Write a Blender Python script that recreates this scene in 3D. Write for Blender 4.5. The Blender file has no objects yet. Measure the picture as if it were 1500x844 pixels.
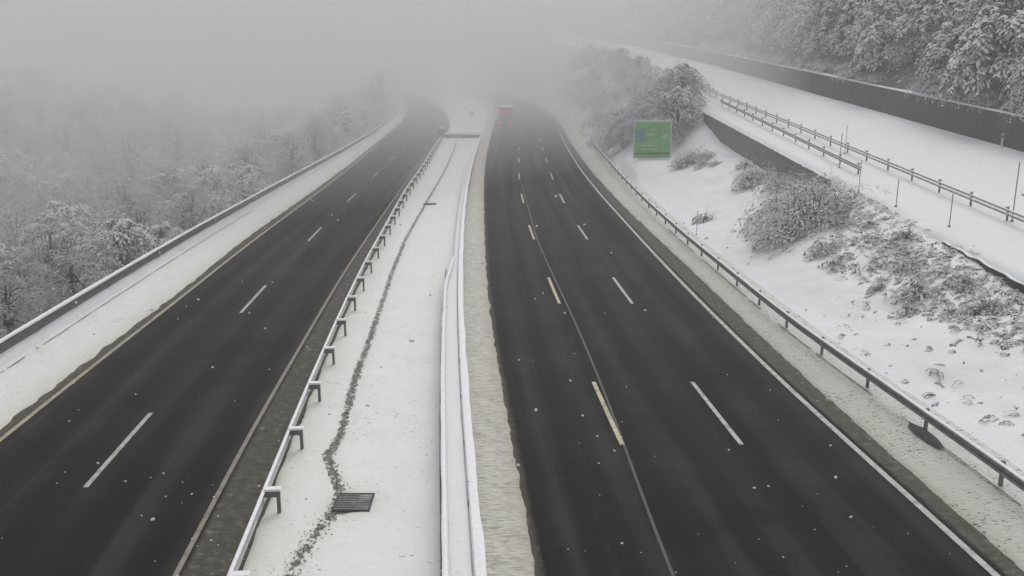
import bpy, math, random
import numpy as np
from mathutils import noise as mn, Vector
R = math.radians
sc = bpy.context.scene
C = sc.collection

# ------------------------------------------------------------------ camera, sky, sun, exposure
cam_d = bpy.data.cameras.new('camera'); cam = bpy.data.objects.new('camera', cam_d); C.objects.link(cam)
cam.location = (0, 0, 11.3); cam.rotation_euler = (R(90 - 13.3), 0, 0)
cam_d.sensor_width = 36; cam_d.lens = 36 * 1358 / 1500; cam_d.clip_end = 5000; cam_d.clip_start = 0.1
sc.camera = cam
SUN_EL, SUN_AZ = 55, 20
w = bpy.data.worlds.new('World'); sc.world = w; w.use_nodes = True
nt = w.node_tree; nt.nodes.clear()
sky = nt.nodes.new('ShaderNodeTexSky'); sky.sky_type = 'NISHITA'; sky.sun_disc = False
sky.sun_elevation = R(SUN_EL); sky.sun_rotation = R(SUN_AZ); sky.air_density = 1.0; sky.dust_density = 4.0
hs = nt.nodes.new('ShaderNodeHueSaturation'); hs.inputs['Saturation'].default_value = 0.13
bg = nt.nodes.new('ShaderNodeBackground'); bg.inputs['Strength'].default_value = 0.15
wo = nt.nodes.new('ShaderNodeOutputWorld')
nt.links.new(sky.outputs[0], hs.inputs['Color']); nt.links.new(hs.outputs[0], bg.inputs['Color'])
nt.links.new(bg.outputs[0], wo.inputs[0])
sl = bpy.data.lights.new('sun', 'SUN'); sl.energy = 0.9; sl.angle = R(60); sl.color = (1, .98, .96)
sun = bpy.data.objects.new('sun', sl); C.objects.link(sun)
sun.rotation_euler = (R(90 - SUN_EL), 0, R(180 - SUN_AZ))
sc.view_settings.view_transform = 'Standard'; sc.view_settings.look = 'None'
sc.view_settings.exposure = -0.2; sc.view_settings.gamma = 1
sc.render.engine = 'CYCLES'
cy = sc.cycles
cy.use_denoising = True
cy.max_bounces = 7; cy.diffuse_bounces = 3; cy.glossy_bounces = 2; cy.volume_bounces = 5; cy.transmission_bounces = 2
cy.caustics_reflective = False; cy.caustics_refractive = False
FOG_DENSITY = 0.0019
BANK_DENSITY = 0.0088
FOG_COLOR = (.95, .95, .958, 1)

# ------------------------------------------------------------------ materials
def mat(name):
    m = bpy.data.materials.new(name); m.use_nodes = True
    t = m.node_tree; b = t.nodes['Principled BSDF']
    return m, t, b
def N(t, kind, **kw):
    n = t.nodes.new(kind)
    for k, v in kw.items():
        if k in n.inputs: n.inputs[k].default_value = v
        else: setattr(n, k, v)
    return n
def ramp(t, src, stops):
    r = t.nodes.new('ShaderNodeValToRGB'); el = r.color_ramp.elements
    while len(el) < len(stops): el.new(0.5)
    for e, (p, c) in zip(el, stops):
        e.position = p; e.color = (c, c, c, 1) if isinstance(c, (int, float)) else (*c, 1)
    t.links.new(src, r.inputs[0]); return r.outputs[0]
def mix(t, f, a, b):
    m = t.nodes.new('ShaderNodeMix'); m.data_type = 'RGBA'
    for i, v in ((0, f), (6, a), (7, b)):
        if hasattr(v, 'links'): t.links.new(v, m.inputs[i])
        else: m.inputs[i].default_value = v if i == 0 else (*v, 1)
    return m.outputs[2]
def math_(t, op, a, b=None):
    m = t.nodes.new('ShaderNodeMath'); m.operation = op
    for i, v in ((0, a), (1, b)):
        if v is None: continue
        if hasattr(v, 'links'): t.links.new(v, m.inputs[i])
        else: m.inputs[i].default_value = v
    return m.outputs[0]
def pos(t, sx=1, sy=1, sz=1):
    g = t.nodes.new('ShaderNodeNewGeometry'); mp = t.nodes.new('ShaderNodeMapping')
    mp.inputs['Scale'].default_value = (sx, sy, sz)
    t.links.new(g.outputs['Position'], mp.inputs['Vector']); return mp.outputs[0]
def noise(t, vec, scale, detail=4, rough=.55):
    n = N(t, 'ShaderNodeTexNoise', Scale=scale, Detail=detail, Roughness=rough)
    t.links.new(vec, n.inputs['Vector']); return n.outputs['Fac']
def bump(t, b, h, strength=.5, dist=.05):
    n = N(t, 'ShaderNodeBump', Strength=strength, Distance=dist)
    t.links.new(h, n.inputs['Height']); t.links.new(n.outputs[0], b.inputs['Normal'])
def attr(t, name):
    a = t.nodes.new('ShaderNodeAttribute'); a.attribute_name = name; return a.outputs['Fac']

def simple(name, col, rough=.6, metal=0., var=.25, scale=8, bm=.15):
    m, t, b = mat(name)
    n = noise(t, pos(t), scale, 5)
    lo = tuple(c * (1 - var) for c in col); hi = tuple(min(1, c * (1 + var)) for c in col)
    t.links.new(ramp(t, n, [(.3, lo), (.7, hi)]), b.inputs['Base Color'])
    b.inputs['Roughness'].default_value = rough; b.inputs['Metallic'].default_value = metal
    if bm: bump(t, b, n, bm, .01)
    return m

def snow_mat(name, clean=(.80, .81, .83), dirty=(.60, .585, .52), base_dirt=0., speck=.0, speck_scale=5, ripple=0, speck_col=(.07, .065, .045)):
    m, t, b = mat(name)
    p = pos(t)
    n1 = noise(t, p, .55, 5, .6); n2 = noise(t, p, 4.5, 6, .65)
    d = math_(t, 'ADD', math_(t, 'MULTIPLY', n1, .55), math_(t, 'MULTIPLY', n2, .6))
    d = ramp(t, d, [(.42, 0), (.8, .55)])
    da = math_(t, 'ADD', attr(t, 'dirt'), base_dirt)
    df = t.nodes.new('ShaderNodeMath'); df.operation = 'ADD'; df.use_clamp = True
    t.links.new(da, df.inputs[0]); t.links.new(d, df.inputs[1])
    dm = math_(t, 'MULTIPLY', d, .35); df2 = math_(t, 'ADD', da, dm)
    c = mix(t, df2, clean, dirty)
    h = math_(t, 'ADD', math_(t, 'MULTIPLY', n2, .6), math_(t, 'MULTIPLY', n1, 1.2))
    if ripple:
        pr = pos(t, 1.6, 5.5, 1); nr = noise(t, pr, 2.2, 5, .6)
        c = mix(t, ramp(t, nr, [(.47, 0), (.62, ripple)]), c, (.40, .385, .33))
        h = math_(t, 'ADD', h, math_(t, 'MULTIPLY', nr, 2.6))
    if speck:
        ns = noise(t, pos(t, 1, 1.6, 1), speck_scale, 3, .5); na = noise(t, p, .35, 3)
        s = math_(t, 'ADD', ns, math_(t, 'MULTIPLY', na, .3))
        c = mix(t, ramp(t, s, [(.90 - speck, 0), (.94 - speck, .85)]), c, speck_col)
    t.links.new(c, b.inputs['Base Color'])
    b.inputs['Roughness'].default_value = .75; b.inputs['Specular IOR Level'].default_value = .25
    bump(t, b, h, .55, .09)
    return m
M = {}
M['snow'] = snow_mat('snow', speck=.03, speck_scale=4.5)
M['snow_verge'] = snow_mat('verge_snow', clean=(.80, .80, .79), dirty=(.60, .595, .52), speck=.055, speck_scale=7)
M['snow_slush'] = snow_mat('slushy_snow', clean=(.76, .76, .73), dirty=(.52, .51, .45), speck=.13, speck_scale=8, ripple=.25)
M['snow_ripple'] = snow_mat('dirty_snow', clean=(.78, .775, .73), dirty=(.54, .52, .44), base_dirt=.2, ripple=.8, speck=.05, speck_scale=13, speck_col=(.22, .21, .18))
M['snow_cap'] = simple('snow_cap', (.84, .84, .86), .7, 0, .06, 6, .3)
M['snow_leaf'] = simple('snow_on_twigs', (.90, .90, .92), .8, 0, .08, 3, 0)
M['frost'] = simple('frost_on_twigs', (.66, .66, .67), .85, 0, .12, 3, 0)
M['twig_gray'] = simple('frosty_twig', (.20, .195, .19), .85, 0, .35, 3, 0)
M['twig'] = simple('twig', (.055, .052, .045), .85, 0, .5, 3, 0)
M['leaf'] = simple('evergreen_leaf', (.035, .042, .028), .8, 0, .5, 2, 0)
M['bark'] = simple('bark', (.07, .06, .052), .9, 0, .4, 9, .5)
M['lit_steel'] = simple('lit_galvanised_steel', (.46, .46, .46), .5, .1, .2, 5)  # galvanised steel with the light on the beam put into its colour
M['steel'] = simple('galvanised_steel', (.30, .30, .30), .5, .35, .25, 5)
M['dark_steel'] = simple('weathered_steel', (.085, .08, .085), .55, .2, .35, 4)
M['rail_steel'] = simple('dull_rail_steel', (.20, .20, .195), .55, .15, .35, 3)
M['post'] = simple('post_steel', (.15, .15, .148), .55, .3, .3, 6)
M['reflector'] = simple('reflector', (.75, .75, .72), .3, 0, .1, 5, 0)
M['pole'] = simple('fence_pole', (.26, .26, .26), .6, .2, .3, 6)
M['concrete'] = simple('concrete', (.20, .19, .175), .85, 0, .35, 3, .4)
M['kerb_and_shade'] = simple('kerb_concrete_and_shade', (.16, .15, .135), .85, 0, .4, 5, .4)
M['earth'] = simple('wet_earth', (.035, .032, .026), .8, 0, .6, 8, .6)
M['iron'] = simple('cast_iron', (.035, .034, .032), .5, .3, .4, 20)
M['pebble'] = simple('pebble', (.17, .165, .15), .7, 0, .6, 9)
M['green'] = simple('sign_green', (.22, .47, .19), .45, 0, .18, 2.5, 0)
M['blue'] = simple('sign_blue', (.17, .36, .33), .45, 0, .2, 3, 0)
M['sign_white'] = simple('sign_white', (.66, .68, .62), .5, 0, .15, 4, 0)
M['red'] = simple('truck_red', (.62, .012, .03), .4, 0, .15, 3, 0)
M['redlamp'] = simple('tail_lamp', (.6, .02, .02), .3, 0, .05, 3, 0)
M['truckgrey'] = simple('truck_grey', (.09, .088, .08), .5, 0, .2, 3, 0)
M['rubber'] = simple('rubber', (.02, .02, .02), .85, 0, .2, 6)
M['glass'] = simple('dark_glass', (.02, .022, .025), .12, 0, .1, 3, 0)

bl = M['redlamp'].node_tree.nodes['Principled BSDF']; bl.inputs['Emission Color'].default_value = (1, .05, .05, 1); bl.inputs['Emission Strength'].default_value = 2.5
# retaining wall: dark wet concrete with streaks running down
m, t, b = mat('retaining_wall'); n = noise(t, pos(t, 1, 1.4, .12), 1.6, 6, .6); n2 = noise(t, pos(t), .3, 3)
cc = ramp(t, math_(t, 'ADD', math_(t, 'MULTIPLY', n, .6), math_(t, 'MULTIPLY', n2, .4)), [(.32, (.018, .016, .016)), (.55, (.032, .029, .029)), (.70, (.10, .094, .09))])
t.links.new(cc, b.inputs['Base Color']); b.inputs['Roughness'].default_value = .75; bump(t, b, n, .4, .03); M['wall'] = m
# forest floor: leaf litter and patchy snow, shade of the wood coloured in
m, t, b = mat('forest_floor'); n = noise(t, pos(t), .9, 6, .65)
t.links.new(ramp(t, n, [(.42, (.05, .045, .038)), (.60, (.10, .095, .085)), (.66, (.7, .7, .72))]), b.inputs['Base Color']); b.inputs['Roughness'].default_value = .9
bump(t, b, n, .6, .2); M['floor'] = m
M['valley_floor'] = snow_mat('valley_snow', clean=(.62, .62, .63), dirty=(.30, .30, .29), base_dirt=.2, speck=.2, speck_scale=1.2)
# asphalt
m, t, b = mat('asphalt')
uv = t.nodes.new('ShaderNodeUVMap'); uv.uv_map = 'lane'
def mp(sx, sy):
    q = t.nodes.new('ShaderNodeMapping'); q.inputs['Scale'].default_value = (sx, sy, 1); t.links.new(uv.outputs[0], q.inputs['Vector']); return q.outputs[0]
track = noise(t, mp(.85, .012), 1.0, 4, .6); blotch = noise(t, pos(t), .22, 5, .6); grain = noise(t, pos(t), 38, 3, .7)
sx = t.nodes.new('ShaderNodeSeparateXYZ'); t.links.new(uv.outputs[0], sx.inputs[0])
wheel = math_(t, 'COSINE', math_(t, 'MULTIPLY', math_(t, 'ADD', sx.outputs[0], math_(t, 'MULTIPLY', noise(t, mp(.2, .02), 1., 2), .8)), 2 * math.pi / 1.82))
fine = noise(t, mp(3.2, .03), 1.0, 4, .65)
v = math_(t, 'ADD', math_(t, 'ADD', math_(t, 'MULTIPLY', track, .45), math_(t, 'MULTIPLY', fine, .22)), math_(t, 'ADD', math_(t, 'MULTIPLY', blotch, .33), math_(t, 'MULTIPLY', wheel, .05)))
col = ramp(t, v, [(.38, (.0035, .0033, .0036)), (.50, (.0095, .0090, .0090)), (.62, (.032, .0305, .028))])
sl_ = math_(t, 'ADD', attr(t, 'slush'), math_(t, 'MULTIPLY', math_(t, 'SUBTRACT', noise(t, mp(2.2, .5), 1.5, 6, .65), .5), .55))
slf = ramp(t, sl_, [(.30, 0), (.66, 1)])
slc = ramp(t, noise(t, pos(t), 3.5, 7, .75), [(.35, (.052, .048, .037)), (.58, (.105, .098, .08)), (.68, (.30, .29, .26))])
col = mix(t, slf, col, slc)
col = mix(t, math_(t, 'MULTIPLY', attr(t, 'patch'), .85), col, (.0025, .0025, .0025))
t.links.new(col, b.inputs['Base Color'])
rr = ramp(t, math_(t, 'ADD', math_(t, 'MULTIPLY', track, .6), math_(t, 'MULTIPLY', grain, .4)), [(.35, .30), (.65, .7)])
t.links.new(rr, b.inputs['Roughness']); b.inputs['Specular IOR Level'].default_value = .02
bump(t, b, grain, .25, .008); M['asphalt'] = m
# worn paints
def paint(name, c, under, lo=.46, hi=.66):
    m, t, b = mat(name); n = noise(t, pos(t), 2.6, 6, .75)
    t.links.new(mix(t, ramp(t, n, [(lo, 0), (hi, .8)]), c, under), b.inputs['Base Color']); b.inputs['Roughness'].default_value = .55
    return m
M['paint'] = paint('white_paint', (.46, .45, .42), (.10, .095, .085))
M['paint_yellow'] = paint('faded_yellow_paint', (.52, .47, .30), (.10, .09, .06))
M['paint_warm'] = paint('yellowed_paint', (.40, .36, .25), (.09, .08, .06))
M['paint_brown'] = paint('mud_covered_paint', (.24, .21, .165), (.08, .07, .055))
M['seam'] = paint('seam_sealant', (.024, .023, .021), (.008, .008, .008), .34, .54)
# gravel channel with snow breaking over it
m, t, b = mat('gravel_channel'); n = noise(t, pos(t), 16, 3, .6); n2 = noise(t, pos(t), 5, 4, .6)
c = ramp(t, n, [(.36, (.09, .087, .075)), (.55, (.22, .215, .19)), (.68, (.36, .355, .33))])
c = mix(t, ramp(t, math_(t, 'ADD', n2, math_(t, 'MULTIPLY', attr(t, 'dirt'), .26)), [(.62, 0), (.66, 1)]), c, (.72, .72, .69))
t.links.new(c, b.inputs['Base Color']); b.inputs['Roughness'].default_value = .85; bump(t, b, n, .9, .04); M['gravel'] = m

# ------------------------------------------------------------------ helpers
def link(o, parent=None):
    C.objects.link(o)
    if parent: o.parent = parent
    return o
def tag(o, label=None, cat=None, group=None, kind=None):
    if label: o['label'] = label
    if cat: o['category'] = cat
    if group: o['group'] = group
    if kind: o['kind'] = kind
    return o
def empty(name, loc, rz=0.):
    o = bpy.data.objects.new(name, None); o.location = loc; o.rotation_euler[2] = rz; o.empty_display_size = .3
    return link(o)
def mesh(name, verts, faces, mats, mi=None, smooth=False):
    me = bpy.data.meshes.new(name)
    me.from_pydata([tuple(v) for v in verts], [], [tuple(f) for f in faces])
    for q in (mats if isinstance(mats, (list, tuple)) else [mats]): me.materials.append(q)
    if mi is not None: me.polygons.foreach_set('material_index', np.asarray(mi, dtype=np.int32))
    if smooth: me.polygons.foreach_set('use_smooth', np.ones(len(me.polygons), bool))
    me.update(); return me
def obj(name, me, parent=None, loc=None):
    o = bpy.data.objects.new(name, me)
    if loc: o.location = loc
    return link(o, parent)
class MB:
    def __init__(s): s.v = []; s.f = []; s.m = []
    def add(s, v, f, mi=0):
        k = len(s.v); s.v += [tuple(q) for q in v]; s.f += [tuple(i + k for i in q) for q in f]; s.m += [mi] * len(f)
    def box(s, x0, x1, y0, y1, z0, z1, mi=0, bev=0.):
        if bev <= 0:
            s.add([(x0,y0,z0),(x1,y0,z0),(x1,y1,z0),(x0,y1,z0),(x0,y0,z1),(x1,y0,z1),(x1,y1,z1),(x0,y1,z1)],
                  [(0,3,2,1),(4,5,6,7),(0,1,5,4),(1,2,6,5),(2,3,7,6),(3,0,4,7)], mi)
        else:
            b_ = bev; pr = [(x0+b_,z0),(x1-b_,z0),(x1,z0+b_),(x1,z1-b_),(x1-b_,z1),(x0+b_,z1),(x0,z1-b_),(x0,z0+b_)]
            v = [(x, y0, z) for x, z in pr] + [(x, y1, z) for x, z in pr]
            s.add(v, [tuple(range(8)), tuple(range(15, 7, -1))] + [(i, i+8, (i+1)%8+8, (i+1)%8) for i in range(8)], mi)
    def tube(s, p, q, r0, r1=None, n=8, mi=0):
        r1 = r0 if r1 is None else r1
        p, q = Vector(p), Vector(q); d = (q - p).normalized()
        a = d.orthogonal().normalized(); b_ = d.cross(a)
        v = [p + (a*math.cos(2*math.pi*i/n) + b_*math.sin(2*math.pi*i/n))*r0 for i in range(n)]
        v += [q + (a*math.cos(2*math.pi*i/n) + b_*math.sin(2*math.pi*i/n))*r1 for i in range(n)]
        s.add(v, [(i, (i+1)%n, (i+1)%n+n, i+n) for i in range(n)] + [tuple(range(n-1,-1,-1)), tuple(range(n, 2*n))], mi)
    def build(s, name, mats, parent=None, smooth=False, loc=None):
        return obj(name, mesh(name, s.v, s.f, mats, s.m, smooth), parent, loc)

# ------------------------------------------------------------------ plan of the motorway: lateral position of each line against distance
TAN = -.0736
YS = np.arange(-60, 1301, 1.0)
def curve(pts, far=None):
    pts = list(pts)
    p0 = pts[0]; pts = [(p0[0] + (-60 - p0[1]) * TAN, -60.)] + pts + list(far or [])
    (xa, ya), (xb, yb) = pts[-2], pts[-1]
    if yb < 1300: pts.append((xb + (xb - xa) / (yb - ya) * (1300 - yb), 1300.))
    x = np.interp(YS, [p[1] for p in pts], [p[0] for p in pts])
    out = x.copy()
    for sg in (4., 12.):
        k = np.exp(-.5 * (np.arange(-30, 31) / sg) ** 2); k /= k.sum()
        xs = np.convolve(np.pad(x, 30, mode='reflect', reflect_type='odd'), k, 'valid')
        wgt = np.clip((YS - (0 if sg < 5 else 150)) / 40, 0, 1)
        if sg < 5: out = xs
        else: out = out * (1 - wgt) + xs * wgt
    return lambda y: np.interp(y, YS, out)
A = curve([(11.11,19.14),(10.0,32.47),(9.21,48.76),(8.77,62.4),(8.13,87.34),(7.9,108.3),(8.2,145.96),(9.04,185.7),(9.3,225.5),(8.29,286.6),(3.78,349.4),(-2.9,402.2)], [(-16,470),(-50,600)])
B = curve([(11.69,19.14),(10.91,32.47),(10.18,54.18),(9.3,76.75),(8.85,104.62),(9.1,151.6),(9.8,185.7),(10.1,225.5),(9.1,286.6),(4.6,349.4),(-2.1,402.2)], [(-15.2,470),(-49.2,600)])
Cc = curve([(13.31,25.85),(12.97,30.13),(12.22,37.63),(11.93,46.73),(11.48,59.64),(11.22,75.6),(11.4,100.5),(11.88,124.9),(12.38,151.6),(12.9,185.7),(13.2,225.5),(12.1,286.6),(7.6,349.4),(1,402)], [(-12,470),(-46,600)])
D = curve([(0.58,19.14),(0.31,23.13),(0.02,27.06),(-0.38,32.47),(-0.89,40.08),(-1.44,51.52),(-2.03,68.08),(-2.82,93.19),(-3.29,118.23),(-3.55,147.33),(-3.65,179.35),(-3.7,232.09),(-6.37,314.92),(-13.82,382.95)], [(-28,470),(-62,600)])
E_ = curve([(-0.88,19.14),(-1.52,26.84),(-1.91,32.47),(-2.42,40.08),(-2.93,49.09),(-3.75,68.08),(-4.29,85.38),(-4.77,108.29),(-5.21,148.73),(-5.6,200),(-7.4,300)], [(-30,470),(-64,600)])
F = curve([(-6.34,21.84),(-6.75,26.21),(-6.99,30.19),(-7.31,34.4),(-7.85,42.97),(-8.32,51.34),(-8.65,59.88),(-9.01,68.39),(-9.68,84.43),(-10.08,103.91),(-11.1,138.2),(-12.3,190),(-17.4,250)], [(-27.2,328),(-39,400),(-94,600)])
Gl = curve([(-7.7,19.14),(-8.24,25.7),(-8.61,32.47),(-9.55,50.62),(-9.99,63.73),(-10.7,87.84),(-11.3,106.06),(-11.94,148.73),(-13.4,190),(-18.5,250)], [(-28.4,328),(-40.2,400),(-95,600)])
Hl = curve([(-15.6,19),(-16.01,27.11),(-16.3,32.47),(-16.85,46.88),(-17.39,58.01),(-18.25,87.34),(-19.21,113.88),(-21.21,153.1),(-23.51,202.38),(-27.21,250.43)], [(-37,328),(-49,400),(-104,600)])
I_ = curve([(-15.95,19),(-16.45,28.25),(-16.72,32.47),(-17.3,49.09),(-18.1,60.37),(-18.8,87.34),(-19.7,113.9),(-21.6,153),(-23.9,202),(-27.6,250.4)], [(-37.4,328),(-49.4,400),(-104.4,600)])
J = curve([(-19.2,22),(-19.84,34.24),(-20.32,42.33),(-21.12,59.64),(-21.73,83.97),(-22.5,121.0),(-23.6,157.7),(-26.2,202.4),(-30.2,250.4)], [(-40,328),(-52,400),(-107,600)])
def shift(Y):
    Y = np.asarray(Y, float); q = np.clip(Y - 205, 0, None)
    return -np.where(q < 27, .0022 * q**2, 1.6 + .12 * (q - 27))
def edge(Y): return np.maximum(22.0 + shift(Y), Cc(Y) + 8)
def wallx(Y): return np.maximum(42.3 + shift(Y), edge(Y) + 20)
def Tz(Y):
    Y = np.asarray(Y, float); return .06 * np.clip(Y, 14, 430) + .5 * np.clip((14 - Y) / 40, 0, 1)
def dh(Y): return np.interp(Y, [-60, 20, 30, 38, 44, 50, 60, 66, 72, 98, 104, 114], [.1, .1, .42, .42, .12, .02, .1, .9, 2.0, 2.0, 1.2, 0])
def ss(x): x = np.clip(x, 0, 1); return x * x * (3 - 2 * x)
def fbm(x, y, s, o=4): return mn.fractal(Vector((x * s, y * s, 3.7)), 1.0, 2.0, o)
def ground_z(X, Y):
    j = float(J(Y)) - .6; c = float(Cc(Y)) + 1.0; e = float(edge(Y)); wx = float(wallx(Y)); T = float(Tz(Y))
    if X < j:
        v = j - X; z = -.12 - .46 * v - .8 * float(ss(v / 1.6)) if v < 20 else -10.12 - .10 * (v - 20) if v < 36 else -11.72 + .20 * (v - 36)
        z = min(z, 30)
        return z + fbm(X, Y, .06) * min(1, v / 5) * .9
    if X <= c: return -.12
    if X < e - .01:
        tt = (X - c) / (e - c); foot = T - float(dh(Y))
        z = foot * (.5 * tt + .5 * float(ss(tt))) - .1 * (1 - tt)
        pad = math.exp(-(((X - 15.75) / 3.6) ** 4 + ((Y - 103) / 9) ** 4)); z = z * (1 - pad) + 1.68 * pad if z < 3 else z * (1 - pad * .75) + 1.68 * pad * .75
        return z + .28 * (1 - pad) * fbm(X, Y, .22, 5) * min(1, 5 * tt * (1 - tt) + .05) + .085 * fbm(X, Y, 1.1, 4) * min(1, tt * 8)
    if X <= wx: return T + .05 * fbm(X, Y, .15, 3) * float(ss((X - e) / 2))
    v = X - wx
    return T + 2.55 + .02 + .60 * min(v, 46) + .02 * max(0, v - 46) + fbm(X, Y, .08) * min(1, v / 6) * 1.2

# ------------------------------------------------------------------ the ground, one sheet
rows = np.concatenate([np.arange(-55, 15, 3.), np.arange(15, 62, .45), np.arange(62, 115, .9), np.arange(115, 300, 3.), np.arange(300, 560, 12.), np.arange(560, 1290, 60.), [1290]])
lat_far = [700, 450, 300, 220, 170, 130, 100, 80, 65, 52, 42, 34, 27, 21, 16, 12, 9, 6.5, 4.5, 3, 2, 1.2, .6]
verts = []; ncol = None
for Y in rows:
    j = float(J(Y)) - .6; c = float(Cc(Y)) + 1.0; e = float(edge(Y)); wx = float(wallx(Y))
    xs = [j - q for q in lat_far] + [j] + [j + .1] + list(np.linspace(j + .1, c, 6)[1:-1]) + [c]
    xs += list(c + (e - .012 - c) * np.linspace(0, 1, 31)[1:]) + [e] + list(e + (wx - e) * np.linspace(0, 1, 16)[1:]) + [wx + .02]
    xs += [wx + q for q in (.5, 1.2, 2, 3.2, 5, 7, 10, 14, 19, 25, 33, 43, 55, 72, 95, 140, 250, 500, 800)]
    ncol = len(xs)
    for X in xs: verts.append((X, Y, ground_z(X, Y)))
nl = len(lat_far); i_e = nl + 2 + 4 + 1 + 30; i_w = i_e + 16
faces = []; mi = []
for r in range(len(rows) - 1):
    for k in range(ncol - 1):
        a = r * ncol + k; faces.append((a, a + 1, a + ncol + 1, a + ncol))
        mi.append(1 if k > i_w else 2 if k < nl - 4 else 0)
g = obj('ground', mesh('ground', verts, faces, [M['snow'], M['floor'], M['valley_floor']], mi, True)); tag(g, kind='structure')

# ------------------------------------------------------------------ ribbons: roads, verges, markings
def yrows(y0, y1, near=.3):
    out = [y0]
    while out[-1] < y1:
        y = out[-1]; st = near if y < 45 else near * 2 if y < 90 else 1.6 if y < 200 else 5 if y < 500 else 20
        if y < 14: st = 2.
        out.append(min(y + st, y1))
    return out
def ribbon(name, fl, fr, z, material, y0=-55, y1=1250, n=8, near=.5, zn=0., attrs=None, rim=0., smooth=True, parent=None, lat=None):
    ys = yrows(y0, y1, near); v = []; us = []; at = {k: [] for k in (attrs or {})}
    for y in ys:
        a, b_ = float(fl(y)), float(fr(y))
        ss_ = lat(a, b_) if lat else np.linspace(a, b_, n + 1)
        for i, x in enumerate(ss_):
            zz = (z(x, y) if callable(z) else z) + (zn * (mn.fractal(Vector((x * 1.1, y * 1.1, 9.)), 1, 2, 4)) if zn else 0)
            if rim and i in (0, len(ss_) - 1): zz = min(zz, z if not callable(z) else z(x, y)) - rim
            v.append((x, y, zz)); us.append((x - float(A(y)), y))
            for k, fn in (attrs or {}).items(): at[k].append(fn(x, y))
    n1 = len(ss_); f = []
    for r in range(len(ys) - 1):
        for i in range(n1 - 1):
            a = r * n1 + i; f.append((a, a + 1, a + n1 + 1, a + n1))
    me = mesh(name, v, f, material, None, smooth)
    uvl = me.uv_layers.new(name='lane'); li = np.zeros(len(me.loops), np.int32); me.loops.foreach_get('vertex_index', li)
    uvl.data.foreach_set('uv', np.array(us, np.float32)[li].ravel())
    for k, vals in at.items():
        a_ = me.attributes.new(k, 'FLOAT', 'POINT'); a_.data.foreach_set('value', np.array(vals, np.float32))
    return obj(name, me, parent)
def off(fn, d): return lambda y: fn(y) + d
def wob(fn, d, amp, sc1, seed):
    return lambda y: fn(y) + d + amp * mn.fractal(Vector((seed, y * sc1, 0)), 1, 2, 4) + amp * .5 * mn.noise(Vector((seed + 9, y * sc1 * 6, 0)))
def s_right(x, y):
    a = float(A(y)); d = float(D(y))
    return max(min(1, max(0, (x - a - .12) / .3)), min(1, max(0, (d + .42 - x) / .5)) * .75)
def s_left(x, y):
    return max(min(1, max(0, (x - float(Gl(y)) - .05) / .25)), min(1, max(0, (float(Hl(y)) - .02 - x) / .2)))
def patchf(x, y):
    a = float(A(y)); return 1. if (y > 61.5 + .15 * math.sin(x * 3) and y < 140 and x > a - 3.6 and x < a - .25) else 0.
rl = lambda a, b_: np.arange(0, 1.0001, 1 / 56.) * (b_ - a) + a
tag(ribbon('road', off(D, -.9), off(B, 1.0), 0, M['asphalt'], n=56, near=.6, attrs={'slush': s_right, 'patch': patchf}, lat=rl), kind='structure')
tag(ribbon('road', off(I_, -.9), off(F, .6), 0, M['asphalt'], n=48, near=.6, attrs={'slush': s_left, 'patch': lambda x, y: 0.}), kind='structure')
def sharp(pts):
    xs = [p[0] for p in pts]; ys = [p[1] for p in pts]
    return lambda y: np.interp(y, [-60] + ys, [xs[0] + .4] + xs)
dit = sharp([(-5.05,19.14),(-4.95,20.51),(-4.64,22.22),(-4.65,23.29),(-5.51,25.8),(-5.39,27.39),(-5.82,32.63),(-6.12,38.98),(-6.8,51.52),(-7.2,62),(-7.4,78.74),(-7.6,102.53),(-8.1,127.98),(-8.9,150)])
def med_z(x, y):
    d_ = x - float(dit(y)); return .06 - .055 * math.exp(-(d_ / .33) ** 2) + .05 * mn.fractal(Vector((x * .35, y * .2, 2.)), 1, 2, 4) + .05 * math.exp(-((x - float(F(y)) - 1.1) / .7) ** 2)
# snow verges and central reservation (real 5 cm of snow lying on the tarmac edge)
def dirt_from(fn, w_):
    return lambda x, y: .9 * math.exp(-abs(x - float(fn(y))) / w_)
tag(ribbon('snow_verge', off(J, -.75), wob(I_, 0, .13, .8, 1), .07, M['snow_verge'], n=30, near=.3, zn=.05, rim=.14, attrs={'dirt': dirt_from(I_, .8)}), kind='structure')
tag(ribbon('central_reservation', wob(F, -.12, .06, .5, 5), off(E_, -.1), med_z, M['snow_verge'], n=56, near=.3, zn=.035, rim=.14, attrs={'dirt': lambda x, y: min(1, .9 * math.exp(-abs(x - float(F(y))) / .35) + .7 * math.exp(-(((x + 4.22) / .75) ** 2 + ((y - 22.72) / .85) ** 2)) + .4 * math.exp(-abs(x - float(dit(y))) / .3))}), kind='structure')
tag(ribbon('snow_verge', off(E_, -.1), wob(D, 0, .09, .6, 7), .10, M['snow_ripple'], n=26, near=.2, zn=.06, rim=.18, attrs={'dirt': dirt_from(D, .4)}), kind='structure')
tag(ribbon('snow_verge', wob(B, 0, .10, .6, 11), off(Cc, 1.5), .05, M['snow_slush'], n=20, near=.3, zn=.035, rim=.16, attrs={'dirt': lambda x, y: .05 + .3 * min(1, max(0, (float(Cc(y)) + .3 - x) / .6)) + .6 * math.exp(-abs(x - float(B(y))) / .9)}), kind='structure')

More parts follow.
